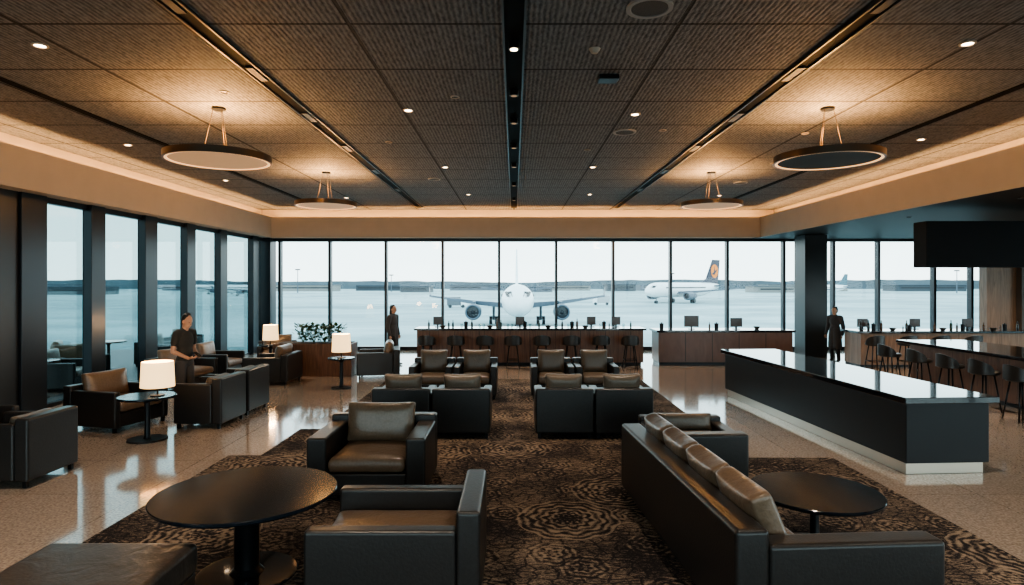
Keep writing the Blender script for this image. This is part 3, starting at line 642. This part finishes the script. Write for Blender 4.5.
def aircraft(label,loc,rotz,span=34,tailmat=white,emblem=False,group='parked passenger aircraft'):
    r=E('airplane',label,'airplane',loc,rotz,group)
    fz=3.6
    prof=[(0,0),(.5,.12),(.95,.5),(1.4,1.3),(1.75,2.5),(1.93,4),(1.98,6),(1.98,25),(1.85,28),(1.4,32),(.75,35.5),(.3,37),(0,37.1)]
    bm=bmesh.new(); mt=Matrix.Translation((0,0,fz))@Matrix.Rotation(-math.pi/2,4,'X')
    bm_lathe(bm,prof,36,mt)
    for v in bm.verts:
        if v.co.y<4: v.co.z-=(4-v.co.y)**2*.03
        if v.co.y>26: v.co.z+=(v.co.y-26)*.1
    mk('fuselage',bm,white,r,smooth=True)
    for s in(-1,1):
        for k in range(3):
            a0=math.radians(6+24*k);a1=math.radians(26+24*k)
            bm=bmesh.new(); q=[]
            for aa,(rr,yy,zz) in((a0,(1.0,.9,.55)),(a1,(1.12,1.1+.35*k,.52)),(a1,(1.35,1.9+.3*k,1.08)),(a0,(1.28,1.75,1.16))):
                q.append(bm.verts.new((s*math.sin(aa)*rr*1.2,yy-.2,fz+zz*1.0+.02)))
            bm.faces.new(q); 
            mk('cockpit_window',bm,pldark,r)
    for s in(-1,1):
        box('cabin_window_row',(s*1.965-.03,6,fz+.45),(s*1.965+.03,29-3,fz+.75),pldark,0,r)
    def surf(name,pts,th,mat):
        bm=bmesh.new(); ts=[];bs=[]
        for (x,y,z,t) in pts:
            ts.append(bm.verts.new((x,y,z+t/2))); bs.append(bm.verts.new((x,y,z-t/2)))
        bm.faces.new(ts); bm.faces.new(bs[::-1]); N=len(ts)
        for i in range(N): bm.faces.new((ts[i],bs[i],bs[(i+1)%N],ts[(i+1)%N]))
        return mk(name,bm,mat,r,bevel=0)
    hs=span/2
    for s in(-1,1):
        surf('wing',[(s*1.5,11.5,fz-.8,.7),(s*6,14,fz-.45,.5),(s*hs,18.3,fz+.35,.22),(s*hs,20,fz+.35,.15),(s*6,18.5,fz-.45,.3),(s*1.5,19,fz-.8,.4)],0,plgrey)
        surf('winglet',[(s*hs,18.6,fz+.4,.2),(s*(hs+.25),19.6,fz+1.5,.1),(s*(hs+.25),20.2,fz+1.5,.1),(s*hs,20,fz+.4,.2)],0,plgrey)
        surf('tail_plane',[(s*.6,31.5,fz+1,.45),(s*6,34.5,fz+1.5,.2),(s*6,36,fz+1.5,.15),(s*.6,35.5,fz+1,.35)],0,plgrey)
        ex,ey,ez=s*5.75,9.5,fz-1.6
        bm=bmesh.new(); mt=Matrix.Translation((ex,ey,ez))@Matrix.Rotation(-math.pi/2,4,'X')
        bm_lathe(bm,[(.76,.25),(.88,0),(1.02,.2),(1.08,1.2),(1.0,3),(.7,4.4),(.3,5),(0,5.2)],28,mt); en=mk('engine',bm,plgrey,r,smooth=True)
        bm=bmesh.new(); bm_lathe(bm,[(0,.15),(.25,.55),(.82,.6),(.85,.1)],28,mt); mk('fan',bm,pldark,en,smooth='auto')
        box('pylon',(ex-.2,ey+1.5,ez+.8),(ex+.2,ey+5.5,ez+1.3),plgrey,0,r)
        bm=bmesh.new(); bm_cyl(bm,(s*3.3,17,.6),(s*3.3,17,fz-.7),.18,seg=10); mg=mk('main_gear',bm,plgrey,r)
        for q in(-.4,.4):
            bm=bmesh.new(); bm_cyl(bm,(s*3.3+q-.2,17,.58),(s*3.3+q+.2,17,.58),.58,seg=20); mk('wheel',bm,pldark,mg)
    bm=bmesh.new(); pr=[(27.5,fz+1.7),(31,fz+3.2),(34.3,fz+7.9),(36.6,fz+7.9),(35.6,fz+1.4)]
    if emblem: pr=[(25.5,fz+1.7),(29.8,fz+3.2),(33.2,fz+8.8),(37.4,fz+8.8),(36,fz+1.4)]
    A=[bm.verts.new((-.22 if z<fz+5 else -.1,y,z)) for y,z in pr]; B=[bm.verts.new((.22 if z<fz+5 else .1,y,z)) for y,z in pr]
    bm.faces.new(A);bm.faces.new(B[::-1])
    for i in range(5): bm.faces.new((A[i],B[i],B[(i+1)%5],A[(i+1)%5]))
    fin=mk('tail_fin',bm,tailmat,r)
    if emblem:
        for s in(-1,1):
            bm=bmesh.new(); bm_cyl(bm,(s*.12,34.1,fz+5.4),(s*.26,34.1,fz+5.4),2.0,seg=28); mk('emblem_disc',bm,orange,fin,label='orange round tail emblem')
            bm=bmesh.new()
            q=[(32.3,4.5),(33.7,5.2),(33.8,7.0),(34.4,5.5),(35.9,6.1),(34.6,4.9),(33.9,4.3)]
            bm.faces.new([bm.verts.new((s*.27,y,fz+z)) for y,z in q]); mk('emblem_bird',bm,navy,fin)
    bm=bmesh.new(); bm_cyl(bm,(0,4.3,.4),(0,4.3,fz-1.5),.12,seg=10); ng=mk('nose_gear',bm,plgrey,r)
    for q in(-.25,.25):
        bm=bmesh.new(); bm_cyl(bm,(q-.12,4.3,.38),(q+.12,4.3,.38),.38,seg=20); mk('wheel',bm,pldark,ng)
    return r
aircraft('white twin-engine passenger jet parked nose toward the windows',(.45,70,AZ),0,span=25)
p2=aircraft('white passenger jet with navy tail fin and orange emblem',(38.5,180,AZ),-47,tailmat=navy,emblem=True,span=30)
p2.scale=(1.12,)*3
p3=aircraft('distant white passenger jet parked on the apron',(150,330,AZ),-70,span=30,tailmat=M('tail_teal',(.03,.12,.16),.4))
dup(p3,(-120,300,AZ),60); dup(p3,(-230,260,AZ),70); dup(p3,(-205,210,AZ),110); dup(p3,(-160,360,AZ),80)
def cart(loc,rz,col,label):
    r=E('service_truck',label,'vehicle',loc,rz,'apron service vehicles')
    box('cargo_box',(-2.2,-1,.6),(1,1,2.6),col,.05,r); box('cab',(1.1,-.95,.5),(2.4,.95,2),white,.08,r); box('windscreen',(2.38,-.8,1.25),(2.42,.8,1.85),pldark,0,r)
    for x in(-1.5,1.6):
        for s in(-1,1):
            bm=bmesh.new(); bm_cyl(bm,(x,s*.75,.4),(x,s*1,.4),.4,seg=18); mk('wheel',bm,pldark,r)
cart((-14,150,AZ),10,M('truck_dark',(.1,.12,.14),.5),'small dark apron service truck beyond the jet')
cart((24,170,AZ),170,M('truck_grey',(.4,.42,.44),.5),'small grey apron service truck near the jet')

# ---------------------------------------------------------------- world + portals + camera
w=bpy.data.worlds.new('World'); sc.world=w; w.use_nodes=True; nt=w.node_tree; L=nt.links.new
bg=nt.nodes['Background']; tc=nt.nodes.new('ShaderNodeTexCoord'); sp=nt.nodes.new('ShaderNodeSeparateXYZ'); L(tc.outputs['Generated'],sp.inputs[0])
r=nt.nodes.new('ShaderNodeValToRGB'); e=r.color_ramp.elements; e[0].position=0; e[0].color=(.87,.99,1,1); e[1].position=.6; e[1].color=(.58,.79,.88,1)
x=e.new(.15); x.color=(.73,.94,.99,1)
L(sp.outputs[2],r.inputs['Fac']); L(r.outputs[0],bg.inputs[0]); bg.inputs[1].default_value=2.5
def portal(loc,rot,sx,sy):
    l=bpy.data.lights.new('window_portal','AREA'); l.shape='RECTANGLE'; l.size=sx; l.size_y=sy; l.cycles.is_portal=True
    o=bpy.data.objects.new('window_portal',l); COL.objects.link(o); o.location=loc; o.rotation_euler=rot
portal(((XL+XR)/2,YB+.3,1.8),(-math.pi/2,0,0),XR-XL,3.6)
portal((-8.3,15,1.8),(0,-math.pi/2,0),3.6,10)
portal(((XL+XR)/2,YN-.3,1.8),(math.pi/2,0,0),XR-XL,3.6)  # serves the added windows behind the camera
portal((XR+.3,6,1.8),(0,math.pi/2,0),3.6,18)  # serves the added right-hand windows
cam=bpy.data.cameras.new('Camera'); co=bpy.data.objects.new('Camera',cam); COL.objects.link(co)
co.location=(0,0,2.1); co.rotation_euler=(math.pi/2,0,0); cam.sensor_width=36; cam.lens=620/1024*36
cam.shift_x=-2/1024; cam.shift_y=-7.5/1024; cam.clip_end=6000
sc.camera=co
